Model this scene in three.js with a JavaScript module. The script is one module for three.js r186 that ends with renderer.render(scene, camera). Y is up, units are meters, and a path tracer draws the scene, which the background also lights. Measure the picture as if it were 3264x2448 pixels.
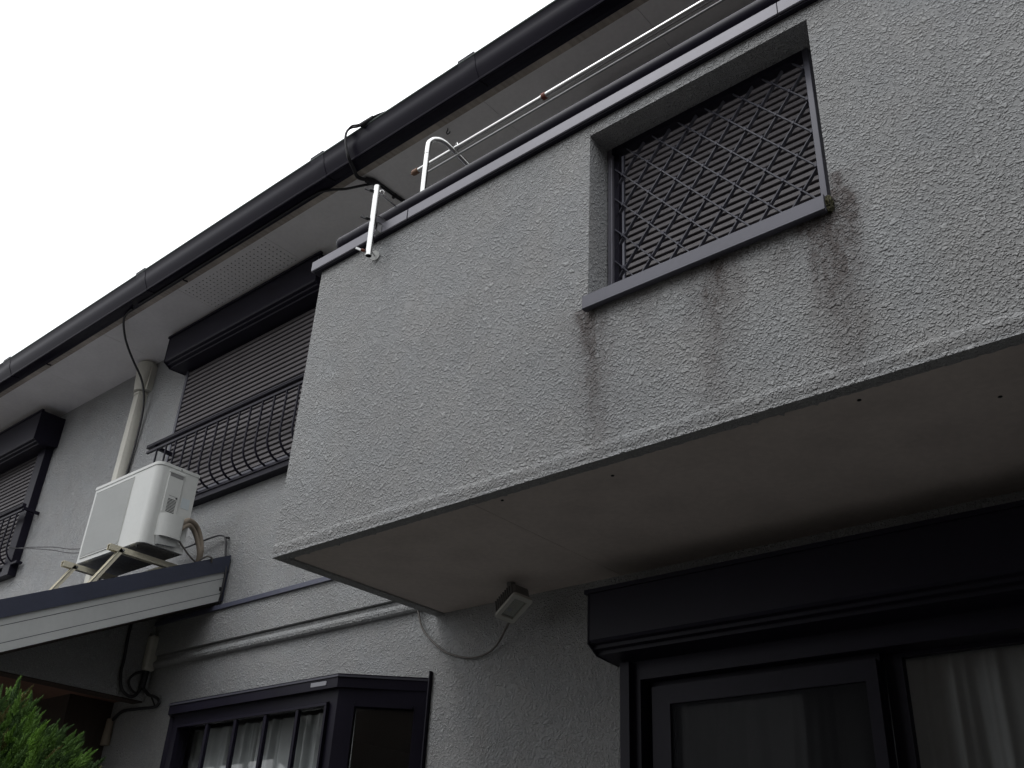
import * as THREE from 'three';
import { RoundedBoxGeometry } from 'three/addons/geometries/RoundedBoxGeometry.js';
import { mergeGeometries, toCreasedNormals } from 'three/addons/utils/BufferGeometryUtils.js';

// ---------------------------------------------------------------- camera, sky, sun, exposure
const scene = new THREE.Scene();
const camera = new THREE.PerspectiveCamera(42.33, 4 / 3, 0.05, 400);
camera.position.set(0, 1.5, 3.5);
camera.up.set(0.2873, 0.8704, 0.3998);
camera.lookAt(-0.5858, 1.9899, 2.8544);
scene.add(camera);

const renderer = new THREE.WebGLRenderer({ antialias: true });
renderer.toneMapping = THREE.LinearToneMapping;
renderer.toneMappingExposure = 1.0;
renderer.shadowMap.enabled = true;

const ZENITH = 2.4;
{ // overcast sky: brightest overhead, a third of that at the horizon, below it a dull ground colour
  const W = 256, H = 128, d = new Float32Array(W * H * 4);
  for (let j = 0; j < H; j++) for (let i = 0; i < W; i++) {
    const el = ((j + 0.5) / H - 0.5) * Math.PI, s = Math.max(Math.sin(el), 0);
    const L = ZENITH * (1 + 2 * s) / 3, k = (j * W + i) * 4;
    d[k] = L * 0.985; d[k + 1] = L; d[k + 2] = L * 1.025; d[k + 3] = 1;
  }
  const sky = new THREE.DataTexture(d, W, H, THREE.RGBAFormat, THREE.FloatType);
  sky.mapping = THREE.EquirectangularReflectionMapping; sky.magFilter = THREE.LinearFilter; sky.needsUpdate = true;
  scene.background = sky; scene.environment = sky;
}
const sun = new THREE.DirectionalLight(new THREE.Color(1, 0.985, 0.96), 0.5);
sun.position.set(-9, 17, 9); sun.target.position.set(-3, 3, 0);
sun.castShadow = true; sun.shadow.radius = 30; sun.shadow.mapSize.set(2048, 2048);
Object.assign(sun.shadow.camera, { left: -14, right: 14, top: 14, bottom: -14, near: 1, far: 50 });
scene.add(sun, sun.target);

// ---------------------------------------------------------------- helpers
function rng(seed) { let a = seed >>> 0; return () => { a |= 0; a = a + 0x6D2B79F5 | 0; let t = Math.imul(a ^ a >>> 15, 1 | a); t = t + Math.imul(t ^ t >>> 7, 61 | t) ^ t; return ((t ^ t >>> 14) >>> 0) / 4294967296; }; }
const V = (x, y, z) => new THREE.Vector3(x, y, z);
const used = {};
function numbered(name) { const n = used[name] = (used[name] ?? -1) + 1; return n ? `${name}_${String(n).padStart(3, '0')}` : name; }
const lin = (r, g, b) => new THREE.Color().setRGB(r, g, b);
function boxUV(g, dx = 0.37, dz = 0.71) { // uv in metres, by the way each face points
  if (g.index) g = g.toNonIndexed();
  const p = g.attributes.position, uv = new Float32Array(p.count * 2);
  const a = V(), b = V(), c = V();
  for (let i = 0; i < p.count; i += 3) {
    a.fromBufferAttribute(p, i); b.fromBufferAttribute(p, i + 1); c.fromBufferAttribute(p, i + 2);
    const n = b.clone().sub(a).cross(c.clone().sub(a)); const ax = Math.abs(n.x), ay = Math.abs(n.y), az = Math.abs(n.z);
    [a, b, c].forEach((v, k) => {
      const o = (i + k) * 2;
      if (az >= ax && az >= ay) { uv[o] = v.x; uv[o + 1] = v.y; } else if (ax >= ay) { uv[o] = v.z + dx; uv[o + 1] = v.y; } else { uv[o] = v.x; uv[o + 1] = v.z + dz; }
    });
  }
  g.setAttribute('uv', new THREE.BufferAttribute(uv, 2));
  return g;
}
const box = (x0, x1, y0, y1, z0, z1) => new THREE.BoxGeometry(x1 - x0, y1 - y0, z1 - z0).translate((x0 + x1) / 2, (y0 + y1) / 2, (z0 + z1) / 2);
const rbox = (x0, x1, y0, y1, z0, z1, r = 0.004, s = 2) => new RoundedBoxGeometry(x1 - x0, y1 - y0, z1 - z0, s, Math.min(r, (x1 - x0) / 2.01, (y1 - y0) / 2.01, (z1 - z0) / 2.01)).translate((x0 + x1) / 2, (y0 + y1) / 2, (z0 + z1) / 2);
function ext(pts, len, holes) {
  const s = new THREE.Shape(pts.map(([x, y]) => new THREE.Vector2(x, y)));
  for (const h of holes ?? []) s.holes.push(new THREE.Path(h.map(([x, y]) => new THREE.Vector2(x, y))));
  return new THREE.ExtrudeGeometry(s, { depth: len, bevelEnabled: false, curveSegments: 6 });
}
const exX = (zy, x0, x1) => ext(zy.map(([z, y]) => [-z, y]), x1 - x0).rotateY(Math.PI / 2).translate(x0, 0, 0);     // profile in z,y swept along x
const exY = (xz, y0, y1, holes) => ext(xz.map(([x, z]) => [x, -z]), y1 - y0, holes?.map((h) => h.map(([x, z]) => [x, -z]))).rotateX(-Math.PI / 2).translate(0, y0, 0); // plan in x,z swept up
const exZ = (xy, z0, z1, holes) => ext(xy, z1 - z0, holes).translate(0, 0, z0);
const rect = (x0, x1, y0, y1) => [[x0, y0], [x1, y0], [x1, y1], [x0, y1]];
function tube(pts, r, seg = 60, rad = 10, tension = 0.5) { return new THREE.TubeGeometry(new THREE.CatmullRomCurve3(pts.map((p) => V(...p)), false, 'catmullrom', tension), seg, r, rad, false); }
function rod(a, b, r, rad = 16) {
  const A = V(...a), B = V(...b), d = B.clone().sub(A), g = new THREE.CylinderGeometry(r, r, d.length(), rad);
  g.applyQuaternion(new THREE.Quaternion().setFromUnitVectors(V(0, 1, 0), d.clone().normalize()));
  return g.translate((A.x + B.x) / 2, (A.y + B.y) / 2, (A.z + B.z) / 2);
}
function bar(a, b, w, h, up = V(0, 1, 0)) { // a rectangular bar from a to b, w across, h along up
  const A = V(...a), B = V(...b), d = B.clone().sub(A), L = d.length(); d.normalize();
  const x = V().crossVectors(up, d).normalize(), y = V().crossVectors(d, x);
  return new THREE.BoxGeometry(w, h, L).applyMatrix4(new THREE.Matrix4().makeBasis(x, y, d)).translate((A.x + B.x) / 2, (A.y + B.y) / 2, (A.z + B.z) / 2);
}
const join = (gs) => mergeGeometries(gs.map((g) => { const h = g.index ? g.toNonIndexed() : g; for (const k of Object.keys(h.attributes)) if (!['position', 'normal', 'uv'].includes(k)) h.deleteAttribute(k); return h; }));
function thing(name, label, category, [x, y, z], group) {
  const o = new THREE.Group(); o.name = numbered(name); o.position.set(x, y, z); o.userData = { label, category };
  if (group) o.userData.group = group;
  scene.add(o); return o;
}
function offsetOf(o) { const v = V(); while (o && o !== scene) { v.add(o.position); o = o.parent; } return v; }
function part(name, geo, mat, parent, label) { // geometry comes in world coordinates
  const o = offsetOf(parent), m = new THREE.Mesh(boxUVif(geo, mat).translate(-o.x, -o.y, -o.z), mat);
  m.name = numbered(name); m.castShadow = m.receiveShadow = true; if (label) m.userData.label = label;
  parent.add(m); return m;
}
const boxUVif = (g, m) => (m === M.balcony ? boxUV(g, -3.2, 3.55) : m.userData.metric ? boxUV(g) : g);
function copyPart(src, [dx, dy, dz]) { const m = src.clone(); m.name = numbered(src.name.replace(/_\d+$/, '')); m.position.x += dx; m.position.y += dy; m.position.z += dz; src.parent.add(m); return m; }
function lone(name, geo, mat, label, category, group, kind) { // a thing that is one mesh
  const m = new THREE.Mesh(boxUVif(geo, mat), mat); m.name = numbered(name); m.castShadow = m.receiveShadow = true;
  m.userData = kind ? { kind } : { label, category }; if (group) m.userData.group = group;
  if (kind && label) m.userData.label = label;
  scene.add(m); return m;
}

// ---------------------------------------------------------------- textures
const TN = 2048, TILE = 2.0; // spray-tile stucco: 2 m per tile
function smoothNoise(n, cells, r) { // periodic value noise, n x n
  const g = new Float32Array(cells * cells).map(() => r() * 2 - 1), o = new Float32Array(n * n), f = cells / n;
  for (let y = 0; y < n; y++) {
    const fy = y * f, iy = Math.floor(fy); let ty = fy - iy; ty = ty * ty * (3 - 2 * ty);
    const r0 = (iy % cells) * cells, r1 = ((iy + 1) % cells) * cells;
    for (let x = 0; x < n; x++) {
      const fx = x * f, ix = Math.floor(fx); let tx = fx - ix; tx = tx * tx * (3 - 2 * tx);
      const a = ix % cells, b = (ix + 1) % cells;
      o[y * n + x] = (g[r0 + a] * (1 - tx) + g[r0 + b] * tx) * (1 - ty) + (g[r1 + a] * (1 - tx) + g[r1 + b] * tx) * ty;
    }
  }
  return o;
}
const stuccoH = (() => {
  const r = rng(11), n = TN, f = new Float32Array(n * n);
  const splat = (count, r0, r1, h0, h1, edge) => {
    for (let i = 0; i < count; i++) {
      const cx = r() * n, cy = r() * n, R = r0 + (r1 - r0) * r() * r(), q = 0.65 + r() * 0.7, th = r() * 3.14, h = h0 + (h1 - h0) * r(), ph = r() * 6.28, ph2 = r() * 6.28;
      const c = Math.cos(th), s = Math.sin(th), m = Math.ceil(R * 1.7);
      for (let y = -m; y <= m; y++) for (let x = -m; x <= m; x++) {
        const u = (x * c + y * s) / (R * q), v = (-x * s + y * c) * q / R, d = Math.sqrt(u * u + v * v);
        if (d > 1.5) continue;
        const a = Math.atan2(v, u), e = d * (1 + 0.16 * Math.cos(3 * a + ph) + 0.1 * Math.cos(5 * a + ph2));
        if (e >= 1) continue;
        const t = Math.min((1 - e) / edge, 1), val = h * t * t * (3 - 2 * t);
        const k = ((Math.floor(cy) + y + n) % n) * n + (Math.floor(cx) + x + n) % n;
        if (val > f[k]) f[k] = val;
      }
    }
  };
  splat(90000, 2.0, 5.4, 0.15, 0.72, 0.8);
  splat(13000, 4.0, 8.0, 0.5, 0.85, 0.5);
  splat(600, 6, 14, 0.74, 0.86, 0.4);
  const wx = smoothNoise(n, 256, r), wy = smoothNoise(n, 256, r), fine = smoothNoise(n, 900, r), wide = smoothNoise(n, 40, r), mid = smoothNoise(n, 400, r);
  const o = new Float32Array(n * n);
  for (let y = 0; y < n; y++) for (let x = 0; x < n; x++) {
    const k = y * n + x, sx = (x + Math.round(wx[k] * 1.4) + n) % n, sy = (y + Math.round(wy[k] * 1.4) + n) % n;
    o[k] = f[sy * n + sx] * 0.86 + 0.05 * (fine[k] + 1) * 0.5 + 0.05 * (mid[k] + 1) * 0.5 + 0.03 * (wide[k] + 1) * 0.5;
  }
  // a slight blur rounds the edges
  const b = new Float32Array(n * n);
  for (let y = 0; y < n; y++) for (let x = 0; x < n; x++) {
    const l = (x + n - 1) % n, q = (x + 1) % n, u = (y + n - 1) % n, d = (y + 1) % n;
    b[y * n + x] = o[y * n + x] * 0.52 + (o[y * n + l] + o[y * n + q] + o[u * n + x] + o[d * n + x]) * 0.12;
  }
  return b;
})();
function tex(n, m, fn, srgb) {
  const d = new Uint8Array(n * m * 4), c = [0, 0, 0];
  for (let y = 0; y < m; y++) for (let x = 0; x < n; x++) {
    fn(x, y, c); const k = (y * n + x) * 4;
    for (let i = 0; i < 3; i++) { let v = Math.min(Math.max(c[i], 0), 1); if (srgb) v = v < 0.0031308 ? v * 12.92 : 1.055 * v ** (1 / 2.4) - 0.055; d[k + i] = Math.round(v * 255); }
    d[k + 3] = 255;
  }
  const t = new THREE.DataTexture(d, n, m, THREE.RGBAFormat); t.magFilter = THREE.LinearFilter; t.minFilter = THREE.LinearFilter; t.wrapS = t.wrapT = THREE.RepeatWrapping;
  if (srgb) t.colorSpace = THREE.SRGBColorSpace; t.needsUpdate = true; return t;
}
const stuccoBump = tex(TN, TN, (x, y, c) => { c[0] = c[1] = c[2] = stuccoH[y * TN + x]; });
stuccoBump.repeat.set(1 / TILE, 1 / TILE);
const n512a = smoothNoise(512, 9, rng(5)), n512b = smoothNoise(512, 40, rng(6)), n512c = smoothNoise(512, 170, rng(7)), n512d = smoothNoise(512, 24, rng(8));
const at512 = (f, x, y) => f[((Math.floor(y) % 512 + 512) % 512) * 512 + (Math.floor(x) % 512 + 512) % 512];
// weathered paint: faint patches and a speckle of dirt held in the hollows
const STUCCO = [0.376, 0.38, 0.382];
const heightAt = (X, Y) => { const i = ((Math.floor(X / TILE * TN) % TN) + TN) % TN, j = ((Math.floor(Y / TILE * TN) % TN) + TN) % TN; return stuccoH[j * TN + i]; };
const stuccoMap = tex(1024, 1024, (x, y, c) => {
  const h = stuccoH[(y * 2) * TN + x * 2], p = 0.05 * at512(n512a, x / 2, y / 2) + 0.03 * at512(n512b, x / 2, y / 2) + 0.03 * at512(n512c, x / 2, y / 2);
  const dirt = h < 0.24 ? 0.84 : 1, flat = h > 0.78 ? 1.02 : 1;
  for (let i = 0; i < 3; i++) c[i] = STUCCO[i] * (1 + p) * dirt * flat;
  c[0] *= 1 + 0.011 * at512(n512d, x / 2, y / 2); c[2] *= 1 - 0.011 * at512(n512d, x / 2, y / 2);
}, true);
stuccoMap.repeat.set(1 / TILE, 1 / TILE);
// the balcony front: the same paint, with black algae streaks where water runs off the sill and along the drip edge
const BX0 = -3.75, BX1 = 0.35, BY0 = 2.88, BY1 = 4.62;
const runs = [ // x at top, x at bottom, top y, bottom y, half width, strength
  [-1.875, -1.82, 3.56, 2.97, 0.05, 0.8], [-1.86, -1.80, 3.54, 2.93, 0.085, 0.45], [-1.33, -1.375, 3.56, 2.96, 0.06, 0.62], [-1.26, -1.31, 3.55, 3.05, 0.05, 0.32], [-1.42, -1.44, 3.55, 3.2, 0.04, 0.25],
  [-0.93, -0.9, 3.62, 2.95, 0.075, 0.85], [-0.985, -0.93, 3.56, 3.05, 0.06, 0.7], [-0.865, -0.855, 3.62, 3.2, 0.045, 0.75], [-1.1, -1.08, 3.56, 3.3, 0.06, 0.28], [-1.62, -1.64, 3.55, 3.3, 0.06, 0.22], [-0.885, -0.87, 3.7, 3.45, 0.05, 0.6]];
const balconyMap = tex(2048, 1024, (x, y, c) => {
  const X = BX0 + (x + 0.5) / 2048 * (BX1 - BX0), Y = BY0 + (y + 0.5) / 1024 * (BY1 - BY0), h = heightAt(X, Y);
  const p = 0.05 * at512(n512a, X * 200, Y * 200) + 0.035 * at512(n512b, X * 260, Y * 260) + 0.03 * at512(n512c, X * 400, Y * 400);
  const dirt = h < 0.24 ? 0.82 : 1, flat = h > 0.78 ? 1.02 : 1;
  let s = 0;
  const wob = 0.018 * at512(n512d, X * 500, Y * 300) + 0.01 * at512(n512b, X * 700, Y * 500);
  for (const [xa, xb, ya, yb, w, k] of runs) {
    const t = (ya - Y) / (ya - yb); if (t < -0.03 || t > 1.1) continue;
    const d = Math.abs(X + wob - (xa + (xb - xa) * t)) / w, along = t < 0 ? 0.8 : Math.max(1 - t * 0.8, 0);
    if (d < 2) s = Math.max(s, k * along * Math.exp(-d * d * 1.15));
  }
  // grain: the growth sits on the rough, mostly missing the smooth flat blobs
  const g = 0.5 + 0.5 * at512(n512c, X * 900, Y * 900) + 0.35 * at512(n512b, X * 800, Y * 420);
  let stain = Math.min(Math.max(s * 1.5 * (0.45 + 0.75 * g) - (h > 0.8 ? 0.22 : 0), 0), 0.86);
  if (Y < 2.975) stain = Math.max(stain, 0.1 * (0.5 + g));
  for (let i = 0; i < 3; i++) c[i] = STUCCO[i] * (1 + p) * dirt * flat;
  const tint = [0.078, 0.06, 0.055];
  for (let i = 0; i < 3; i++) c[i] = c[i] * (1 - stain) + tint[i] * stain;
  c[0] *= 1 + 0.011 * at512(n512d, X * 150, Y * 150); c[2] *= 1 - 0.011 * at512(n512d, X * 150, Y * 150);
}, true);
balconyMap.wrapS = balconyMap.wrapT = THREE.ClampToEdgeWrapping;
balconyMap.repeat.set(1 / (BX1 - BX0), 1 / (BY1 - BY0)); balconyMap.offset.set(-BX0 / (BX1 - BX0), -BY0 / (BY1 - BY0));

function grainTex(base, amp, fineAmp, seed, streak) {
  const a = smoothNoise(512, 7, rng(seed)), b = smoothNoise(512, 60, rng(seed + 1)), r = rng(seed + 2);
  const t = tex(512, 512, (x, y, c) => {
    const k = y * 512 + x, s = streak ? b[(y >> 4) * 512 + x] : b[k];
    const m = 1 + amp * a[k] + amp * 0.6 * s + fineAmp * (r() - 0.5);
    for (let i = 0; i < 3; i++) c[i] = base[i] * m;
  }, true);
  t.repeat.set(1, 1); return t;
}
function std(o, metric) { const m = new THREE.MeshStandardMaterial(o); m.userData.metric = metric; return m; }
function phys(o, metric) { const m = new THREE.MeshPhysicalMaterial(o); m.userData.metric = metric; return m; }
const M = {
  stucco: std({ map: stuccoMap, bumpMap: stuccoBump, bumpScale: 0.0095, roughness: 0.92 }, true),
  balcony: std({ map: balconyMap, bumpMap: stuccoBump, bumpScale: 0.011, roughness: 0.92 }, true),
  soffit: std({ map: grainTex([0.8, 0.775, 0.765], 0.05, 0.05, 21), roughness: 0.9 }, true),
  balconySoffit: std({ map: grainTex([0.6, 0.535, 0.495], 0.08, 0.08, 31), roughness: 0.9 }, true),
  frieze: std({ map: grainTex([0.42, 0.37, 0.32], 0.25, 0.2, 41, true), roughness: 0.9 }, true),
  bronze: phys({ map: grainTex([0.012, 0.0104, 0.02], 0.1, 0.08, 51), roughness: 0.45, specularIntensity: 0.36 }, true),
  gutter: phys({ map: grainTex([0.0095, 0.0075, 0.0165], 0.1, 0.06, 55), roughness: 0.34, specularIntensity: 0.3 }, true),
  gutterLip: std({ map: grainTex([0.075, 0.095, 0.09], 0.2, 0.2, 57), roughness: 0.6 }, true),
  coping: std({ map: grainTex([0.155, 0.151, 0.176], 0.06, 0.06, 61), roughness: 0.42, metalness: 0.25 }, true),
  frame: std({ map: grainTex([0.078, 0.078, 0.1], 0.07, 0.08, 65), roughness: 0.45, metalness: 0.2 }, true),
  slat: std({ map: grainTex([0.108, 0.098, 0.104], 0.07, 0.06, 71), roughness: 0.55 }, true),
  slatBack: std({ color: lin(0.02, 0.019, 0.022), roughness: 0.8 }),
  steel: std({ color: lin(0.56, 0.56, 0.55), metalness: 1, roughness: 0.24 }),
  dullSteel: std({ color: lin(0.4, 0.4, 0.4), metalness: 1, roughness: 0.35 }),
  black: std({ color: lin(0.012, 0.012, 0.014), roughness: 0.5 }),
  cable: std({ color: lin(0.016, 0.015, 0.018), roughness: 0.55 }),
  greyCable: std({ color: lin(0.12, 0.108, 0.098), roughness: 0.6 }),
  brown: std({ color: lin(0.19, 0.1, 0.055), roughness: 0.6 }),
  red: std({ color: lin(0.2, 0.055, 0.03), roughness: 0.6 }),
  white: std({ map: grainTex([0.54, 0.55, 0.53], 0.03, 0.03, 81), roughness: 0.45 }, true),
  grilleWhite: std({ map: grainTex([0.43, 0.44, 0.43], 0.04, 0.03, 83), roughness: 0.55 }, true),
  greyWhite: std({ color: lin(0.2, 0.2, 0.2), roughness: 0.6 }),
  panMetal: std({ map: grainTex([0.1, 0.098, 0.09], 0.5, 0.3, 85), roughness: 0.6 }, true),
  cream: std({ map: grainTex([0.6, 0.56, 0.43], 0.07, 0.05, 91), roughness: 0.5 }, true),
  duct: std({ map: grainTex([0.56, 0.545, 0.48], 0.06, 0.05, 95), roughness: 0.5 }, true),
  tape: std({ color: lin(0.27, 0.225, 0.175), roughness: 0.75 }),
  porchBoard: std({ map: grainTex([0.43, 0.44, 0.435], 0.04, 0.03, 101), roughness: 0.55 }, true),
  navy: std({ map: grainTex([0.035, 0.04, 0.066], 0.1, 0.06, 105), roughness: 0.4 }, true),
  strip: std({ map: grainTex([0.085, 0.09, 0.13], 0.08, 0.06, 106), roughness: 0.45 }, true),
  darkWood: std({ map: grainTex([0.045, 0.03, 0.022], 0.2, 0.1, 111, true), roughness: 0.7 }, true),
  redWood: std({ map: grainTex([0.2, 0.105, 0.075], 0.15, 0.1, 115, true), roughness: 0.7 }, true),
  curtain: std({ map: grainTex([0.43, 0.455, 0.455], 0.03, 0.04, 121), roughness: 0.95, side: THREE.DoubleSide }, true),
  interior: std({ color: lin(0.3, 0.29, 0.27), roughness: 0.95 }),
  glass: new THREE.MeshPhysicalMaterial({ color: 0xffffff, transmission: 1, thickness: 0, roughness: 0.02, ior: 1.5 }),
  lampGlass: new THREE.MeshPhysicalMaterial({ color: lin(0.85, 0.86, 0.84), transmission: 0.9, thickness: 0, roughness: 0.12, ior: 1.5 }),
  screen: std({ color: lin(0.015, 0.016, 0.02), roughness: 0.9, transparent: true, opacity: 0.5, side: THREE.DoubleSide }),
  roof: std({ map: grainTex([0.05, 0.055, 0.055], 0.15, 0.2, 131), roughness: 0.8 }, true),
  ground: std({ map: grainTex([0.068, 0.066, 0.062], 0.2, 0.25, 141), roughness: 0.95 }, true),
  lampBody: std({ color: lin(0.5, 0.5, 0.46), roughness: 0.5 }),
  lampDark: std({ color: lin(0.16, 0.155, 0.15), roughness: 0.5 }),
  sticker: std({ color: lin(0.27, 0.27, 0.3), roughness: 0.4 }),
  neighbour: std({ map: grainTex([0.07, 0.058, 0.05], 0.1, 0.1, 161), roughness: 0.9 }, true),
  lattice: phys({ map: grainTex([0.078, 0.078, 0.1], 0.1, 0.1, 163), roughness: 0.5, specularIntensity: 0.5 }, true),
  lace: std({ map: grainTex([0.27, 0.285, 0.285], 0.03, 0.05, 123), roughness: 0.95, side: THREE.DoubleSide }, true),
  moss: std({ map: grainTex([0.07, 0.066, 0.035], 0.7, 0.6, 151), roughness: 1 }, true),
};

// ---------------------------------------------------------------- ground
lone('ground', new THREE.PlaneGeometry(240, 240).rotateX(-Math.PI / 2), M.ground, null, null, null, 'structure');

// ---------------------------------------------------------------- the house across the narrow yard, behind the camera: it keeps the low sky off the lower wall
{
  const t = thing('neighbour_house', 'brown two storey house standing across the yard behind the viewer', 'house', [3, 0, 9]);
  part('wall', box(-4.2, 13, 0, 5.8, 5.3, 12.5), M.neighbour, t);
  part('roof', exX([[4.8, 5.75], [4.8, 5.9], [8.9, 7.6], [13.1, 5.9], [13.1, 5.75]], -4.7, 13.5), M.roof, t);
  for (const x of [-1.5, 2, 5.5]) for (const y of [1.0, 3.7]) { const f = part('window', box(x, x + 1.6, y, y + 1.1, 5.25, 5.31), M.bronze, t); part('pane', box(x + 0.06, x + 1.54, y + 0.06, y + 1.04, 5.24, 5.251), M.black, f); }
}
// ---------------------------------------------------------------- the house
const house = thing('house', 'two storey grey stucco house with dark trim, balcony and deep eaves', 'house', [-4, 0, 0]);
const XL = -13, XR = 3.2, SOF = 5.74, Y2 = 2.945, DZ = 1.04;
const EX = [[-12, -9.165], [-6.725, -4.95], [-2.44, -0.66]]; // shuttered openings upstairs (x ranges)
part('upper_wall', exZ(rect(XL, XR, 3.262, SOF + 0.1), -0.15, 0, [rect(-11.0, -9.165, 4.2, 5.42), rect(-6.725, -5.0, 4.2, 5.42), rect(-2.41, -0.66, 3.2 + 0.08, 5.42)]), M.stucco, house);
part('middle_wall', exX([[-0.15, 3.058], [0.034, 3.058], [0.034, 3.262], [-0.15, 3.262]], -6.3, XR), M.stucco, house);
part('lower_wall', exZ(rect(-6.72, XR, 0, 3.058), -0.15, 0, [rect(-5.72, -3.68, 1.35, 2.55), rect(-2.4, -0.62, 0.55, 2.53)]), M.stucco, house);
part('moulding', exX([[-0.02, 3.056], [0.014, 3.05], [0.012, 3.035], [0.022, 3.022], [0.034, 3.014], [0.037, 3.0], [0.032, 2.985], [0.02, 2.977], [-0.02, 2.975]], -6.3, XR), M.stucco, house);
part('flashing_strip', exX([[0.0, 3.262], [0.052, 3.262], [0.052, 3.29], [0.046, 3.294], [0.0, 3.3]], -6.9, -3.61), M.strip, house);
part('rear_wall', join([box(XL, XR, 0, 6, -7.2, -7), box(XL - 0.2, XL, 0, 6, -7.2, 0), box(XR, XR + 0.2, 0, 6, -7.2, 0)]), M.stucco, house);
part('floor_slab', join([box(XL, XR, 0.3, 0.45, -7, -0.16), box(XL, XR, 2.75, 2.95, -7, -0.16)]), M.interior, house);
part('inner_wall', join([box(-6.1, -6.0, 0.45, 2.75, -7, -0.16), box(-3.2, -3.1, 0.45, 2.75, -7, -0.16), box(XL, XR, 0.45, 2.75, -3.6, -3.5), box(XL, XR, 2.95, 5.8, -3.6, -3.5)]), M.interior, house);

// roof: shingled slab above the gutter, closed ends
part('roof', exX([[0.69, 5.80], [0.69, 5.83], [-3.5, 7.5], [-7.6, 5.83], [-7.6, 5.80], [-3.5, 7.46]], XL - 0.3, XR + 0.3), M.roof, house);
part('gable', exX([[0, SOF], [0, 6.0], [-3.5, 7.44], [-7, 6.0], [-7, SOF]], XR, XR + 0.15), M.stucco, house);
part('gable', exX([[0, SOF], [0, 6.0], [-3.5, 7.44], [-7, 6.0], [-7, SOF]], XL - 0.15, XL), M.stucco, house);

// eaves soffit, one panel after the other with a thin joint; one of them is perforated
{
  const joints = [XL, -11.5, -10.4, -9.35, -8.33, -7.295, -6.2, -5.12, -4.07, -3.025, -1.96, -0.9, 0.2, 1.3, XR];
  for (let i = 0; i + 1 < joints.length; i++) {
    const a = joints[i] + 0.0012, b = joints[i + 1] - 0.0012;
    if (i === 6) { // vent panel: rows of round holes
      const holes = [];
      for (let gx = a + 0.035; gx < b - 0.02; gx += 0.0455) for (let gz = 0.09; gz < 0.525; gz += 0.0335) {
        const h = []; for (let k = 0; k < 7; k++) h.push([gx + 0.0066 * Math.cos(k * 0.8976), gz + 0.0066 * Math.sin(k * 0.8976)]); holes.push(h);
      }
      part('vent_panel', exY([[a, 0], [b, 0], [b, 0.547], [a, 0.547]], SOF, SOF + 0.006, holes), M.soffit, house, 'soffit panel pierced with rows of small round holes');
      part('vent_backing', box(a, b, SOF + 0.045, SOF + 0.05, 0.0, 0.56), M.black, house);
    } else part('soffit_panel', box(a, b, SOF, SOF + 0.012, 0, 0.547), M.soffit, house);
  }
  part('soffit_backing', box(XL, XR, SOF + 0.06, SOF + 0.07, -0.1, 0.6), M.darkWood, house);
}
part('frieze_board', exX([[0.549, 5.752], [0.549, 5.734], [0.602, 5.73], [0.602, 5.752]], XL, XR), M.frieze, house, 'weathered timber strip with peeling paint along the soffit edge');
part('fascia_board', box(XL, XR, 5.722, 5.88, 0.603, 0.63), M.bronze, house);
const gutterProfile = [[0.631, 5.722], [0.69, 5.713], [0.70, 5.706], [0.708, 5.708], [0.711, 5.715], [0.708, 5.722], [0.722, 5.748], [0.737, 5.776], [0.744, 5.797], [0.7465, 5.815], [0.751, 5.835], [0.762, 5.858], [0.752, 5.862], [0.742, 5.85], [0.732, 5.8], [0.70, 5.735], [0.64, 5.735], [0.64, 5.85], [0.631, 5.85]];
const gutter = part('gutter', toCreasedNormals(exX(gutterProfile, XL - 0.2, XR + 0.2), 0.7), M.gutter, house);
part('gutter_lip', rod([XL - 0.2, 5.864, 0.76], [XR + 0.2, 5.864, 0.76], 0.0085, 8), M.gutterLip, gutter);
for (const x of [-8.67, -6.42, -4.298, -2.977, -0.4]) {
  const big = gutterProfile.map(([z, y]) => [0.69 + (z - 0.69) * 1.05, 5.79 + (y - 5.79) * 1.05]);
  part('gutter_joint', toCreasedNormals(exX([...big.slice(0, 11), [0.768, 5.866], [0.768, 5.884], [0.752, 5.884], ...big.slice(12)], x - 0.062, x + 0.062), 0.7), M.gutter, gutter);
}
for (const x of [-8.15, -6.03, -1.86]) part('gutter_strap', tube([[x, 5.73, 0.615], [x + 0.012, 5.715, 0.6], [x + 0.01, 5.722, 0.57]], 0.006, 10, 6), M.bronze, gutter);

// ------------------------------------------------ shutters: slats one by one
const slatGeo = (w) => exX([[0.002, 0.0], [0.017, 0.0], [0.0195, 0.0025], [0.0185, 0.024], [0.016, 0.0275], [0.004, 0.0285], [0.003, 0.041], [0.0, 0.041], [0.0, 0.0]], 0, w);
function shutterBox(parent, x0, x1, yb, yt, z1, yback) { // box over a window, with the stepped lower lip
  const p = [[0, yt], [z1 - 0.004, yt], [z1, yt - 0.006], [z1, yb + 0.012], [z1 - 0.006, yb], [z1 - 0.03, yb - 0.004], [z1 - 0.032, yb - 0.018], [z1 - 0.06, yb - 0.021], [z1 - 0.062, yb - 0.036], [0.03, yback - 0.012], [0, yback - 0.012]];
  const b = part('shutter_box', exX(p, x0 + 0.006, x1 - 0.006), M.bronze, parent);
  for (const x of [x0, x1 - 0.006]) part('end_cap', exX([[0, yt + 0.001], [z1 + 0.003, yt + 0.001], [z1 + 0.003, yb - 0.002], [z1 - 0.028, yb - 0.02], [z1 - 0.06, yb - 0.04], [0, yback - 0.015]], x, x + 0.006), M.bronze, b);
  part('box_lip', box(x0 - 0.014, x1 + 0.014, yt - 0.006, yt + 0.012, z1 - 0.014, z1 + 0.01), M.bronze, b);
}
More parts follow.
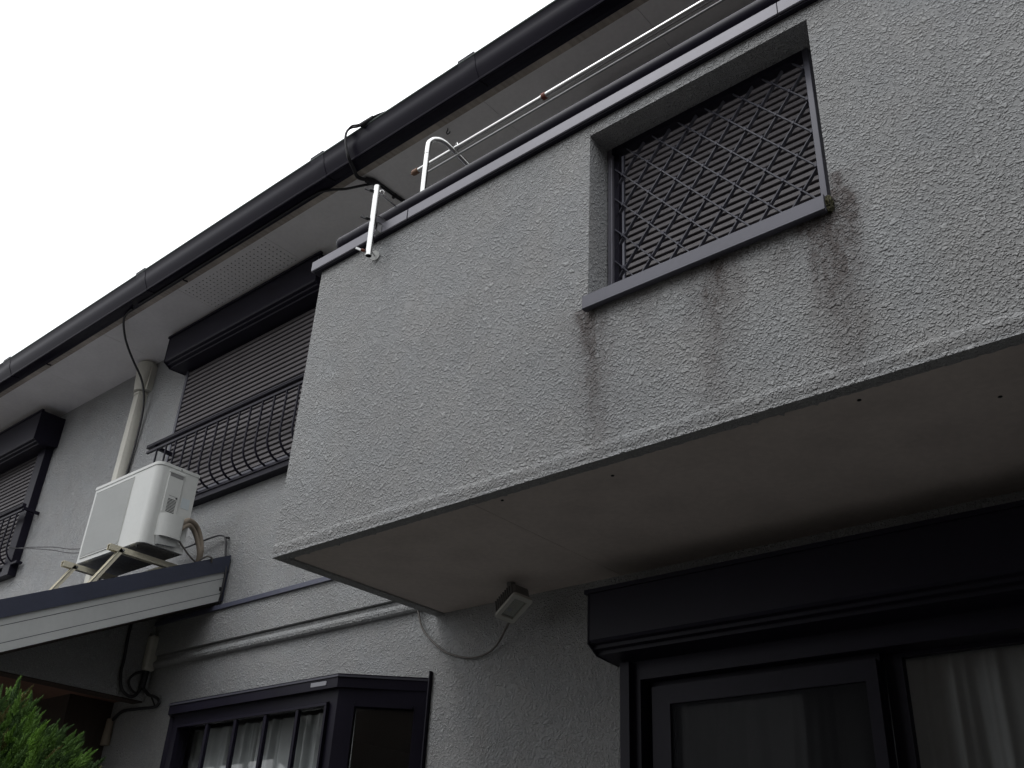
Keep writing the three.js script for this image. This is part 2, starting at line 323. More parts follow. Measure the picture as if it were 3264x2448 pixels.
function shutter(x0, x1, yTop, yBottom, phase) {
  const back = part('roller_shutter', box(x0 + 0.001, x1 - 0.001, yBottom, yTop, -0.012, 0.0), M.slatBack, house);
  let first = null;
  for (let y = yTop - 0.042 + phase; y > yBottom + 0.05; y -= 0.042) {
    if (!first) { first = part('slat', slatGeo(x1 - x0 - 0.006).translate(x0 + 0.003, y, 0), M.slat, back); first.userData.y = y; } else copyPart(first, [0, y - first.userData.y, 0]);
  }
  part('bottom_rail', rbox(x0 + 0.003, x1 - 0.003, yBottom, yBottom + 0.052, 0.0, 0.03, 0.003), M.frame, back, 'pale blue grey bottom rail of the shutter');
  return back;
}
function windowFrame(x0, x1, y0, y1, jamb, depth) {
  const f = part('window_frame', box(x0 - jamb, x1 + jamb, y1 - 0.001, y1 + 0.02, -0.03, depth - 0.004), M.bronze, house);
  part('jamb', rbox(x0 - jamb, x0 + 0.001, y0, y1, -0.03, depth, 0.004), M.frame, f); part('jamb', rbox(x1 - 0.001, x1 + jamb, y0, y1, -0.03, depth, 0.004), M.frame, f);
  part('sill', exX([[-0.02, y0 + 0.0], [0.04, y0], [0.066, y0 - 0.012], [0.066, y0 - 0.058], [-0.02, y0 - 0.062]], x0 - jamb, x1 + jamb), M.bronze, f);
  return f;
}
const f1 = windowFrame(-6.725, -5.0, 4.195, 5.46, 0.03, 0.026);
shutter(-6.725, -5.0, 5.44, 4.197, 0); shutterBox(f1, -6.82, -4.9, 5.468, 5.70, 0.205, 5.452);
const f2 = windowFrame(-11, -9.165, 4.172, 5.42, 0.026, 0.03);
part('guide_rail', rbox(-9.136, -8.99, 4.11, 5.39, 0, 0.075, 0.004), M.bronze, f2);
shutter(-11, -9.165, 5.38, 4.175, 0.01); shutterBox(f2, -11.1, -8.925, 5.372, 5.66, 0.235, 5.378);
const f3 = windowFrame(-2.406, -0.66, 3.28, 5.46, 0.032, 0.03);
shutter(-2.406, -0.66, 5.44, 3.285, 0.02); shutterBox(f3, -2.5, -0.56, 5.468, 5.70, 0.205, 5.452);

// ------------------------------------------------ balcony
const balconyFront = part('balcony_parapet', exZ(rect(-3.61, XR, Y2, 4.505), 0.88, DZ, [rect(-1.872, -0.908, 3.575, 4.432)]), M.balcony, house, 'grey textured balcony wall with dark run-off stains below the opening');
{ // thicker bead of render along the bottom of the front, uneven by hand
  const nx = 1400, ys = [3.004, 2.994, 2.988, 2.98, 2.966, 2.95, 2.9445], zs = [1.0385, 1.0412, 1.0438, 1.0446, 1.0436, 1.0426, 1.0405], r = rng(123), w = smoothNoise(2048, 90, r), w2 = smoothNoise(2048, 420, r);
  const g = new THREE.PlaneGeometry(1, 1, nx, ys.length - 1), p = g.attributes.position;
  for (let j = 0; j < ys.length; j++) for (let i = 0; i <= nx; i++) {
    const k = (i % 2048) + 2048 * (j * 37), n1 = w[(i % 2048) + 2048 * 5], n2 = w2[k];
    p.setXYZ(j * (nx + 1) + i, -3.612 + i / nx * 4.2, ys[j] + (j > 0 && j < 4 ? 0.005 * n1 : 0) + 0.0028 * n2, zs[j] + (j > 0 && j < 6 ? 0.0011 * n2 + 0.0006 * n1 : 0));
  }
  g.computeVertexNormals();
  part('render_bead', g, M.balcony, house, 'rough bead of render along the bottom edge of the balcony wall');
}
part('balcony_side', box(-3.61, -3.45, Y2, 4.505, 0.0, 0.88), M.balcony, house);
part('projecting_wing', box(-0.35, XR, 0, Y2 - 0.013, 0, 0.99), M.stucco, house);
part('balcony_floor', box(-3.45, XR, Y2 + 0.02, 3.12, 0.0, 0.88), M.interior, house);
{ // ragged drip edge round the underside
  const r = rng(77), pts = [[-3.612, 1.042]];
  for (let x = -3.612; x <= XR; x += 0.05) pts.push([x, 1.042]); pts.push([XR, 1.042]);
  const inner = []; for (let x = XR; x > -3.55; x -= 0.011) inner.push([x, 0.99 + (r() - 0.5) * 0.006 - (r() > 0.975 ? 0.012 : 0)]);
  inner.push([-3.552, 0.99]); for (let z = 0.98; z > 0; z -= 0.03) inner.push([-3.552 + (r() - 0.5) * 0.005, z]);
  inner.push([-3.552, 0], [-3.612, 0]);
  part('drip_edge', exY([...pts.slice(1), ...inner], Y2 - 0.012, Y2 + 0.002), M.stucco, house, 'dark ragged stucco lip under the balcony');
  const js = [-3.552, -2.452, 0.2, XR];
  for (let i = 0; i + 1 < js.length; i++) part('balcony_soffit', box(js[i] + (i ? 0.0012 : 0), js[i + 1] - 0.0012, Y2 - 0.004, Y2 + 0.004, 0.0, 0.995), M.balconySoffit, house);
}
for (const [x, z] of [[-1.86, 0.9], [-0.95, 0.93], [-2.33, 0.95], [-0.62, 0.72]]) part('nail_head', new THREE.SphereGeometry(0.006, 8, 6).scale(1.2, 0.5, 1).translate(x, Y2 - 0.006, z), M.black, house);
const cop = (x0, x1) => exX([[0.845, 4.505], [1.062, 4.499], [1.068, 4.499], [1.071, 4.503], [1.071, 4.558], [1.064, 4.565], [0.96, 4.575], [0.845, 4.57]], x0, x1);
for (const [a, b] of [[-3.665, -2.949], [-2.941, -1.0], [-0.996, 1.2], [1.204, XR]]) part('coping', cop(a, b), M.coping, house, 'pale metal coping on the balcony wall');
part('coping_joint', exX([[0.85, 4.51], [1.066, 4.5], [1.066, 4.562], [0.96, 4.572], [0.85, 4.566]], -2.96, -2.93), M.bronze, house);
part('coping_underside', box(-3.655, XR, 4.492, 4.506, 1.0, 1.062), M.bronze, house);
const rail = part('handrail', rod([-3.53, 4.702, 0.962], [XR, 4.702, 0.962], 0.041, 28), M.bronze, house);
part('rail_cap', new THREE.CapsuleGeometry(0.042, 0.03, 6, 24).rotateZ(Math.PI / 2).translate(-3.555, 4.702, 0.962), M.bronze, rail);
for (let x = -3.3; x < 3; x += 0.9) part('rail_post', rod([x, 4.56, 0.96], [x, 4.70, 0.96], 0.016), M.bronze, rail);
part('opening_sill', exX([[0.86, 3.566], [0.86, 3.604], [0.94, 3.62], [1.068, 3.612], [1.074, 3.606], [1.074, 3.553], [1.068, 3.548], [1.05, 3.55], [1.045, 3.566]], -1.874, -0.921), M.frame, house, 'grey metal sill of the balcony opening');
part('moss_clump', (() => { const g = new THREE.IcosahedronGeometry(0.02, 4), r = smoothNoise(64, 16, rng(3)), p = g.attributes.position; for (let i = 0; i < p.count; i++) { const k = 1 + 0.35 * r[(Math.abs(Math.floor(p.getX(i) * 1400)) % 64) * 64 + Math.abs(Math.floor(p.getY(i) * 1400 + p.getZ(i) * 700)) % 64]; p.setXYZ(i, p.getX(i) * k * 0.75, p.getY(i) * k * 1.5, p.getZ(i) * k * 0.9); } g.computeVertexNormals(); return g.translate(-0.915, 3.583, 1.047); })(), M.moss, house, 'small clump of moss and grime at the sill end');

// ------------------------------------------------ bay window downstairs
{
  const foot = (o) => [[-5.8 - o * 0.4, 0], [-5.455 - o * 0.6, 0.3 + o], [-3.955 + o * 0.6, 0.3 + o], [-3.61 + o * 0.4, 0]];
  const cap = part('bay_window', exY(foot(0.004), 2.556, 2.622), M.bronze, house);
  part('bay_top_edge', exY(foot(0.010), 2.606, 2.615), M.frame, cap);
  part('bay_base', exY(foot(0.0), 1.3, 1.42), M.bronze, cap);
  const Z = 0.27, XA = -5.44, XB = -3.972;
  part('head_rail', box(XA, XB, 2.5, 2.556, 0.2, Z), M.bronze, cap);
  part('stile', box(XA, XA + 0.075, 1.42, 2.5, 0.2, Z), M.bronze, cap); part('stile', box(XB - 0.06, XB, 1.42, 2.5, 0.2, Z), M.bronze, cap);
  part('inner_frame', join([box(XA + 0.075, XB - 0.06, 2.478, 2.492, 0.26, 0.292), box(XA + 0.077, XA + 0.089, 1.42, 2.478, 0.262, 0.29), box(XB - 0.074, XB - 0.06, 1.42, 2.478, 0.262, 0.29)]), M.bronze, cap);
  part('front_pane', box(XA + 0.075, XB - 0.06, 1.42, 2.5, 0.222, 0.226), M.glass, cap);
  for (const x of [-5.06, -4.795, -4.53, -4.265]) part('upright_bar', rbox(x - 0.012, x + 0.012, 1.42, 2.476, 0.265, 0.288, 0.004), M.bronze, cap);
  // angled right side: stiles, head and a narrow pane
  const a = V(-3.955, 0, 0.288), b = V(-3.615, 0, 0.004), d = b.clone().sub(a), L = d.length(), ang = Math.atan2(-d.z, d.x);
  const side = (u0, u1, y0, y1, w0, w1) => new THREE.BoxGeometry((u1 - u0) * L, y1 - y0, w1 - w0).translate((u0 + u1) / 2 * L, (y0 + y1) / 2, (w0 + w1) / 2).rotateY(ang).translate(a.x, 0, a.z);
  part('side_frame', join([side(0, 0.2, 1.42, 2.556, -0.05, 0), side(0.86, 1, 1.42, 2.556, -0.05, 0), side(0.2, 0.86, 2.47, 2.556, -0.05, 0), side(0.17, 0.2, 1.42, 2.49, -0.002, 0.012), side(0.2, 0.84, 2.468, 2.482, -0.002, 0.01)]), M.bronze, cap);
  part('side_pane', side(0.2, 0.86, 1.42, 2.47, -0.03, -0.026), M.glass, cap);
  part('left_side', box(0, 0, 0, 0, 0, 0).scale(1, 1, 1) && (() => { const A = V(-5.8, 0, 0), B = V(-5.455, 0, 0.29), D = B.clone().sub(A); return new THREE.BoxGeometry(D.length(), 1.14, 0.04).translate(D.length() / 2, 1.98, -0.022).rotateY(Math.atan2(-D.z, D.x)).translate(A.x, 0, A.z); })(), M.bronze, cap);
  part('bay_sticker', exZ([[-4.158, 2.573], [-4.04, 2.572], [-4.036, 2.576], [-4.036, 2.589], [-4.04, 2.593], [-4.158, 2.594]], 0.3045, 0.307), M.sticker, cap, 'small pale plate on the bay head');
  part('edge_trim', box(-3.603, -3.597, 2.1, 2.652, 0.0, 0.022), M.bronze, house);
  part('curtain', curtain(-5.42, -4.02, 1.43, 2.49, 0.12, 15, 0.022, 4), M.curtain, cap, 'white net curtain hanging in folds behind the bay window');
}
function curtain(x0, x1, y0, y1, z, folds, amp, seed) {
  const nx = Math.round((x1 - x0) * 150), ny = 12, g = new THREE.PlaneGeometry(x1 - x0, y1 - y0, nx, ny), p = g.attributes.position, r = rng(seed), ph = [r() * 6, r() * 6, r() * 6];
  for (let i = 0; i < p.count; i++) {
    const u = p.getX(i) / (x1 - x0) + 0.5, v = 0.5 - p.getY(i) / (y1 - y0);
    const w = u + 0.018 * Math.sin(u * 17 + ph[0]) + 0.012 * Math.sin(u * 41 + ph[1] + v * 1.5);
    p.setZ(i, amp * (0.55 + 0.75 * v) * (Math.sin(w * folds * 6.283) + 0.45 * Math.sin(w * folds * 2.3 * 6.283 + ph[2]) + 0.5 * Math.sin(w * folds * 0.37 * 6.283 + ph[1] + v)));
  }
  g.computeVertexNormals(); return g.translate((x0 + x1) / 2, (y0 + y1) / 2, z);
}

// ------------------------------------------------ sliding window at the right, under the balcony
{
  const w = part('sliding_window', join([box(-2.435, -2.345, 0.5, 2.548, -0.12, 0.028), box(-0.66, -0.58, 0.5, 2.548, -0.12, 0.028), box(-2.345, -0.66, 2.468, 2.548, -0.12, 0.028), box(-2.345, -0.66, 0.5, 0.56, -0.12, 0.028)]), M.bronze, house);
  part('left_sash', join([box(-2.33, -2.235, 0.56, 2.466, -0.06, -0.03), box(-1.42, -1.36, 0.56, 2.466, -0.06, -0.03), box(-2.235, -1.42, 2.40, 2.466, -0.06, -0.03)]), M.bronze, w);
  part('right_sash', join([box(-1.36, -1.297, 0.56, 2.466, -0.105, -0.07), box(-0.74, -0.66, 0.56, 2.466, -0.105, -0.07), box(-1.297, -0.74, 2.452, 2.468, -0.105, -0.07)]), M.bronze, w);
  part('left_pane', box(-2.235, -1.42, 0.56, 2.40, -0.048, -0.044), M.glass, w); part('right_pane', box(-1.297, -0.74, 0.56, 2.452, -0.09, -0.086), M.glass, w);
  const s = part('insect_screen', box(-2.26, -1.4, 0.56, 2.38, -0.012, -0.011), M.screen, w, 'dark insect screen in front of the left pane');
  part('screen_frame', join([box(-2.31, -2.225, 0.56, 2.44, -0.022, -0.002), box(-1.41, -1.365, 0.56, 2.44, -0.022, -0.002), box(-2.225, -1.41, 2.366, 2.44, -0.022, -0.002)]), M.bronze, s);
  part('curtain', curtain(-2.36, -1.33, 0.5, 2.5, -0.2, 8, 0.025, 15), M.lace, w);
  part('curtain', curtain(-1.36, -0.62, 0.5, 2.5, -0.2, 5, 0.03, 23), M.lace, w, 'white curtain hanging in folds behind the right pane');
  shutterBox(w, -2.478, -0.52, 2.592, 2.806, 0.215, 2.556);
  part('shutter_guide', box(-2.425, -2.38, 0.5, 2.54, 0.028, 0.06), M.bronze, w); part('shutter_guide', box(-0.63, -0.58, 0.5, 2.54, 0.028, 0.06), M.bronze, w);
}

// ------------------------------------------------ porch roof sloping down from the wall, beam and entrance
{
  const s = 0.488, yr = (z) => 3.64 - s * z, ZE = 1.9;
  const sl = (h0, h1, x0, x1, z0 = 0.0, z1 = ZE) => exX([[z0, yr(z0) - h0], [z1, yr(z1) - h0], [z1, yr(z1) - h1], [z0, yr(z0) - h1]], x0, x1);
  const roof = part('porch_roof', sl(0.004, 0.06, -9.2, -5.63), M.navy, house);
  part('roof_flashing', sl(-0.01, 0.1, -5.64, -5.588, 0.012), M.navy, roof, 'dark navy metal edge of the porch roof');
  for (const [a, b, o] of [[0.1, 0.143, 0], [0.147, 0.244, -0.0015], [0.248, 0.297, 0]]) part('rake_board', sl(a, b, -5.632, -5.6 + o, 0.03), M.porchBoard, roof, 'pale grey rake board of the porch roof');
  part('rake_backing', sl(0.1, 0.29, -5.66, -5.606, 0.02), M.navy, roof);
  part('porch_soffit', sl(0.285, 0.3, -6.3, -5.64, 0.0), M.darkWood, roof);
  part('rake_end', exX([[0.0, yr(0) - 0.1], [0.032, yr(0.03) - 0.1], [0.032, yr(0.03) - 0.3], [0.0, yr(0) - 0.3]], -5.63, -5.603), M.navy, roof);
  part('porch_beam', exX([[0, 2.77], [1.5, 2.77], [1.5, yr(1.5) - 0.07], [0, yr(0) - 0.07]], -6.42, -6.3), M.stucco, house);
  part('beam_board', box(-6.425, -6.31, 2.762, 2.77, 0.01, 1.5), M.darkWood, house);
  part('porch_ceiling', box(-9.2, -6.42, 2.80, 2.83, 0.0, 1.5), M.redWood, house, 'reddish brown boarded porch ceiling');
  part('entrance_wall', join([box(-9.2, -6.7, 0, 2.8, -0.3, 0.32), box(-9.4, -9.2, 0, 3.2, -0.3, 1.6)]), M.darkWood, house);
  part('porch_front_beam', box(-9.2, -6.6, 2.55, 2.9, 1.3, 1.5), M.darkWood, house);
}

// ---------------------------------------------------------------- guard rails of the upstairs windows
function guardRail(label, x0, x1, yt, zr, barX, arm) {
  const t = thing('window_guard_rail', label, 'guard rail', [x1, yt - 0.5, 0], 'curved guard rails of the upstairs windows');
  const top = part('top_rail', exX([[zr - 0.016, yt - 0.014], [zr + 0.014, yt - 0.014], [zr + 0.018, yt - 0.008], [zr + 0.018, yt - 0.002], [zr + 0.013, yt + 0.001], [zr + 0.018, yt + 0.004], [zr + 0.018, yt + 0.012], [zr + 0.012, yt + 0.018], [zr - 0.012, yt + 0.018], [zr - 0.016, yt + 0.012]], x0, x1), M.bronze, t);
  part('lower_rail', box(x0, x1, yt - 0.053, yt - 0.035, zr - 0.01, zr + 0.01), M.bronze, t);
  for (const x of arm) part('wall_arm', bar([x, yt - 0.03, 0], [x, yt - 0.022, zr], 0.028, 0.024), M.bronze, t);
  const yb = yt - 0.5;
  const c = new THREE.CatmullRomCurve3([[yt - 0.04, zr], [yt - 0.2, zr], [yb + 0.15, zr], [yb + 0.1, zr - 0.006], [yb + 0.055, zr - 0.028], [yb + 0.02, zr - 0.065], [yb + 0.004, zr - 0.11], [yb + 0.004, 0.02]].map(([y, z]) => V(barX[0], y, z)), false, 'catmullrom', 0.35);
  const first = part('baluster', new THREE.TubeGeometry(c, 48, 0.0078, 8), M.bronze, t);
  for (const x of barX.slice(1)) copyPart(first, [x - barX[0], 0, 0]);
  part('bottom_rail', box(x0 + 0.1, x1, yb - 0.014, yb + 0.006, 0.02, 0.075), M.bronze, t);
  return t;
}
const bx = []; for (let i = 0; i < 15; i++) bx.push(-6.62 + i * 0.1322);
guardRail('black curved guard rail of the shuttered window beside the balcony', -6.765, -4.76, 4.69, 0.18, bx, [-6.66, -4.86]);
const bx2 = []; for (let i = 0; i < 14; i++) bx2.push(-8.99 - i * 0.132);
guardRail('black guard rail of the shuttered window at the far left edge', -10.9, -8.88, 4.715, 0.15, bx2, [-8.895, -10.8]);

// ---------------------------------------------------------------- lattice grille in the balcony opening
{
  const t = thing('lattice_grille', 'dark diamond lattice grille set in the balcony opening', 'window grille', [-1.39, 3.61, 0.9]);
  const x0 = -1.868, x1 = -0.962, y0 = 3.61, y1 = 4.432, z0 = 0.886, z1 = 0.922;
  part('post', rbox(x0, x0 + 0.022, y0, y1, z0, z1, 0.003), M.coping, t, 'pale left post of the lattice'); part('post', rbox(x1 - 0.024, x1, y0, y1, z0, z1, 0.003), M.frame, t);
  part('channel', box(x0 + 0.022, x0 + 0.045, y0, y1, z0 - 0.002, z0 + 0.02), M.bronze, t);
  part('head_rail', box(x0 + 0.022, x1 - 0.024, y1 - 0.03, y1, z0, z1), M.bronze, t);
  part('fixing_lug', box(x0 - 0.03, x0 + 0.005, 4.355, 4.385, 0.89, 0.905), M.black, t);
  const dx = 0.0622, dy = 0.0785, X0 = -1.739, Y0 = 4.354, xa = x0 + 0.03, xb = x1 - 0.018, ya = y0 + 0.002, yb = y1 - 0.02, ux = dx / dy;
  const clip = (px, sgn) => { // line x = px + sgn * ux * (Y0 - y)
    let A = Y0 - yb, B = Y0 - ya; const lo = (xa - px) / ux, hi = (xb - px) / ux;
    if (sgn > 0) { A = Math.max(A, lo); B = Math.min(B, hi); } else { A = Math.max(A, -hi); B = Math.min(B, -lo); }
    return B - A > 0.03 ? [A, B] : null;
  };
  for (const sgn of [1, -1]) for (let k = -16; k < 32; k++) {
    const px = X0 + k * 2 * dx, c = clip(px, sgn); if (!c) continue;
    const q = (s) => [px + sgn * ux * s, Y0 - s, sgn > 0 ? 0.908 : 0.8985];
    part('lattice_bar', bar(q(c[0]), q(c[1]), 0.0045, sgn > 0 ? 0.012 : 0.015, V(0, 0, 1)), M.lattice, t);
  }
  let first = null;
  for (let i = -2; i < 14; i++) for (let j = -1; j < 10; j++) {
    if ((i + j) % 2) continue; const x = X0 + i * dx, y = Y0 - j * dy;
    if (x < xa || x > xb || y < ya || y > yb) continue;
    if (!first) { first = part('rivet', rbox(x - 0.0055, x + 0.0055, y - 0.0075, y + 0.0075, 0.9, 0.9155, 0.002, 1), M.lattice, t); first.userData.at = [x, y]; } else copyPart(first, [x - first.userData.at[0], y - first.userData.at[1], 0]);
  }
}

// ---------------------------------------------------------------- laundry fittings on the balcony
{ // folding arm clamped to the rail: square steel post with knobs, hook arm and a white foot pad
  const t = thing('laundry_bracket', 'upright steel laundry arm clamped outside the balcony coping', 'laundry bracket', [-3.14, 4.33, 1.12]);
  part('post', tubeOpen([-3.135, 4.335, 1.12], [-3.146, 4.772, 1.12], 0.0155), M.steel, t);
  part('clamp', join([box(-3.166, -3.126, 4.545, 4.551, 1.058, 1.105), box(-3.166, -3.162, 4.51, 4.55, 1.073, 1.105), box(-3.13, -3.126, 4.505, 4.55, 1.073, 1.1), box(-3.166, -3.126, 4.5, 4.506, 1.073, 1.1)]), M.dullSteel, t);
  part('clamp_plate', bar([-3.148, 4.588, 1.10], [-3.165, 4.606, 0.96], 0.042, 0.006), M.dullSteel, t);
  for (const [y, m] of [[4.745, M.black], [4.568, M.black], [4.372, M.red]]) {
    const k = part('knob', new THREE.SphereGeometry(0.0085, 10, 8).scale(1.1, 0.8, 1.5).translate(-3.165, y, 1.135), m, t);
    part('knob_wing', bar([-3.168, y, 1.13], [-3.185, y + 0.006, 1.165], 0.006, 0.012), m === M.red ? M.dullSteel : m, k);
  }
  part('foot_stem', rod([-3.14, 4.375, 1.11], [-3.172, 4.392, 1.055], 0.0035, 8), M.dullSteel, t);
  part('foot_pad', rod([-3.171, 4.3915, 1.058], [-3.175, 4.3935, 1.0475], 0.026, 28), M.white, t, 'round white pad pressed on the wall');
  part('hook_arm', tube([[-3.128, 4.728, 1.085], [-3.124, 4.742, 1.09], [-3.128, 4.75, 1.1], [-3.134, 4.744, 1.107], [-3.134, 4.733, 1.1], [-3.14, 4.7315, 1.03], [-3.144, 4.731, 0.97], [-3.15, 4.73, 0.6]], 0.0042, 60, 8), M.steel, t);
}
function tubeOpen(a, b, r) { // open pipe with wall thickness
  const A = V(...a), B = V(...b), d = B.clone().sub(A), L = d.length();
  const g = new THREE.LatheGeometry([[r, 0], [r, L], [r - 0.002, L], [r - 0.002, 0], [r, 0]].map(([x, y]) => new THREE.Vector2(x, y)), 28);
  return toCreasedNormals(g, 0.6).applyQuaternion(new THREE.Quaternion().setFromUnitVectors(V(0, 1, 0), d.normalize())).translate(A.x, A.y, A.z);
}
{
  const t = thing('pole_holder', 'bent steel tube holding the laundry pole behind the rail', 'laundry pole holder', [-2.99, 4.6, 0.9]);
  const c = new THREE.CatmullRomCurve3([[-3.01, 4.6, 0.93], [-3.012, 4.85, 0.935], [-3.012, 5.09, 0.935], [-3.01, 5.13, 0.93], [-3.0, 5.158, 0.91], [-2.985, 5.168, 0.88], [-2.97, 5.16, 0.84], [-2.95, 5.12, 0.76], [-2.89, 4.99, 0.52], [-2.86, 4.93, 0.4]].map((p) => V(...p)), false, 'catmullrom', 0.3);
  part('bent_tube', new THREE.TubeGeometry(c, 90, 0.0145, 18), M.steel, t);
  part('sleeve_ring', new THREE.TorusGeometry(0.0147, 0.0014, 6, 24).rotateX(Math.PI / 2).translate(-3.0125, 5.045, 0.935), M.dullSteel, t);
  const loop = []; for (let i = 0; i <= 20; i++) { const a = i / 20 * Math.PI * 2 * 0.92; loop.push([-2.965 + 0.022 * Math.cos(a) + 0.01, 5.16 + 0.036 * Math.sin(a), 0.79 + 0.012 * Math.cos(a)]); }
  part('hook_loop', tube(loop, 0.0032, 60, 8), M.steel, t);
}
const PZ = 0.8, PY = 5.148;
{
  const t = thing('laundry_pole', 'long shiny steel laundry pole with brown end cap and red collar', 'laundry pole', [-2.3, PY, PZ], 'laundry poles behind the balcony rail');
  part('pole', rod([-3.255, PY, PZ], [-2.34, PY, PZ], 0.0125, 20), M.steel, t); part('pole', rod([-2.36, PY, PZ], [2.2, PY, PZ], 0.0148, 20), M.steel, t);
  part('end_cap', new THREE.LatheGeometry([[0, -0.02], [0.006, -0.02], [0.007, -0.012], [0.015, -0.008], [0.017, 0], [0.017, 0.03], [0.0155, 0.035], [0, 0.035]].map(([x, y]) => new THREE.Vector2(x, y)), 20).rotateZ(-Math.PI / 2).translate(-3.262, PY, PZ), M.brown, t, 'brown plastic cap on the pole end');
  part('collar', rod([-2.352, PY, PZ], [-2.33, PY, PZ], 0.0185, 20), M.red, t);
}
{
  const t = thing('laundry_pole', 'thin dull laundry pole just below the shiny one', 'laundry pole', [-2.3, 5.105, 0.79], 'laundry poles behind the balcony rail');
  part('pole', rod([-3.2, 5.112, 0.785], [2.2, 5.112, 0.785], 0.006, 12), M.dullSteel, t);
}
lone('soffit_hook', tube([[-3.345, SOF, 0.515], [-3.345, 5.725, 0.515], [-3.352, 5.71, 0.515], [-3.345, 5.698, 0.512], [-3.333, 5.7, 0.51], [-3.33, 5.712, 0.508]], 0.0035, 24, 8), M.black, 'small open hook screwed in the eaves soffit above the laundry pole', 'hook');

// ---------------------------------------------------------------- cables at the eaves
{
  const t = thing('antenna_cable', 'pair of black cables looping over the gutter and along the soffit to the wall', 'cable', [-4.0, 5.7, 0.7]);
  const pts = [[-3.55, 5.9, 0.69], [-3.66, 5.888, 0.735], [-3.76, 5.885, 0.76], [-3.84, 5.868, 0.775], [-3.885, 5.868, 0.785], [-3.935, 5.885, 0.79], [-3.965, 5.872, 0.795], [-3.98, 5.83, 0.79], [-3.985, 5.76, 0.765], [-3.99, 5.70, 0.735], [-4.02, 5.685, 0.67], [-4.065, 5.69, 0.6], [-4.085, 5.712, 0.55], [-4.06, 5.715, 0.515], [-4.045, 5.725, 0.47], [-4.045, 5.726, 0.3], [-4.045, 5.726, 0.02], [-4.045, 5.6, 0.012]];
  part('cable', tube(pts, 0.0075, 160, 8, 0.5), M.cable, t);
  part('cable', tube(pts.map(([x, y, z], i) => [x + (i < 9 ? 0.012 : 0.014), y + 0.004 - (i > 5 && i < 9 ? 0.014 : 0) , z + (i < 12 ? 0.006 : 0.003)]), 0.0058, 160, 8, 0.5), M.cable, t);
  part('cable_sleeve', tube([[-3.76, 5.886, 0.762], [-3.81, 5.876, 0.77], [-3.855, 5.862, 0.78]], 0.0165, 12, 10), M.cable, t);
  part('cable_sleeve', tube([[-4.065, 5.716, 0.525], [-4.05, 5.72, 0.49], [-4.045, 5.722, 0.455]], 0.02, 10, 10), M.cable, t);
  part('cable_clip', box(-4.06, -4.03, 5.712, 5.74, 0.285, 0.3), M.black, t);
}
lone('eaves_cable', tube([[-4.045, 5.722, 0.46], [-4.12, 5.7, 0.515], [-4.22, 5.695, 0.56], [-4.34, 5.71, 0.61], [-4.5, 5.716, 0.63], [-5.3, 5.714, 0.63], [-6.6, 5.714, 0.63]], 0.0085, 80, 8), M.cable, 'thick black cable arching from the soffit clip to behind the gutter', 'cable');
lone('duct_cable', join([0, 1].map((k) => tube([[-6.70, 5.712, 0.63], [-6.80, 5.715, 0.615], [-6.9, 5.705, 0.585], [-7.06, 5.69, 0.48], [-7.165, 5.655, 0.38], [-7.262, 5.60, 0.25], [-7.289, 5.523, 0.155], [-7.298, 5.443, 0.1], [-7.309, 5.341, 0.06], [-7.331, 5.198, 0.03], [-7.348, 4.897, 0.016], [-7.372, 4.55, 0.014], [-7.372, 3.6, 0.014]].map(([x, y, z]) => [x + k * 0.013, y - k * 0.004, z + k * 0.003]), 0.0075, 120, 8))), M.cable, 'black twin cable hanging from the eaves and down beside the white pipe duct', 'cable');
lone('wall_wire', join([tube([[-8.93, 4.33, 0.1], [-8.6, 4.275, 0.1], [-8.1, 4.17, 0.12], [-7.5, 4.028, 0.15], [-6.4, 3.9, 0.2]], 0.0035, 50, 6), tube([[-9.5, 4.5, 0.06], [-8.93, 4.335, 0.1], [-8.6, 4.263, 0.105], [-8.1, 4.142, 0.13], [-7.49, 3.994, 0.15], [-6.4, 3.88, 0.2]], 0.0035, 60, 6)]), M.cable, 'pair of thin sagging wires between the left guard rail and the outdoor unit', 'wire');

// ---------------------------------------------------------------- white pipe duct on the wall
{
  const t = thing('pipe_duct', 'cream plastic pipe duct running down the upper wall behind the outdoor unit', 'pipe duct', [-7.42, 3.5, 0]);
  const duct = (x0, x1, y0, y1, d) => exY([[x0, 0], [x0, d * 0.6], [x0 + 0.02, d], [x1 - 0.02, d], [x1, d * 0.6], [x1, 0]], y0, y1);
  for (const [a, b] of [[3.3, 4.598], [4.602, 5.44]]) part('duct_cover', toCreasedNormals(duct(-7.5, -7.385, a, b, 0.072), 0.9), M.duct, t);
  const hood = new THREE.CylinderGeometry(0.098, 0.067, 0.26, 28, 1).scale(1, 1, 0.75).translate(-7.428, 5.588, 0.052);
  part('duct_hood', join([hood, box(-7.51, -7.33, 5.46, 5.695, 0.0, 0.05)]), M.duct, t);
  part('hood_screw', new THREE.SphereGeometry(0.007, 8, 6).translate(-7.375, 5.53, 0.088), M.black, t);
  part('duct_joint', toCreasedNormals(duct(-7.504, -7.381, 5.43, 5.452, 0.077), 0.9), M.duct, t);
}

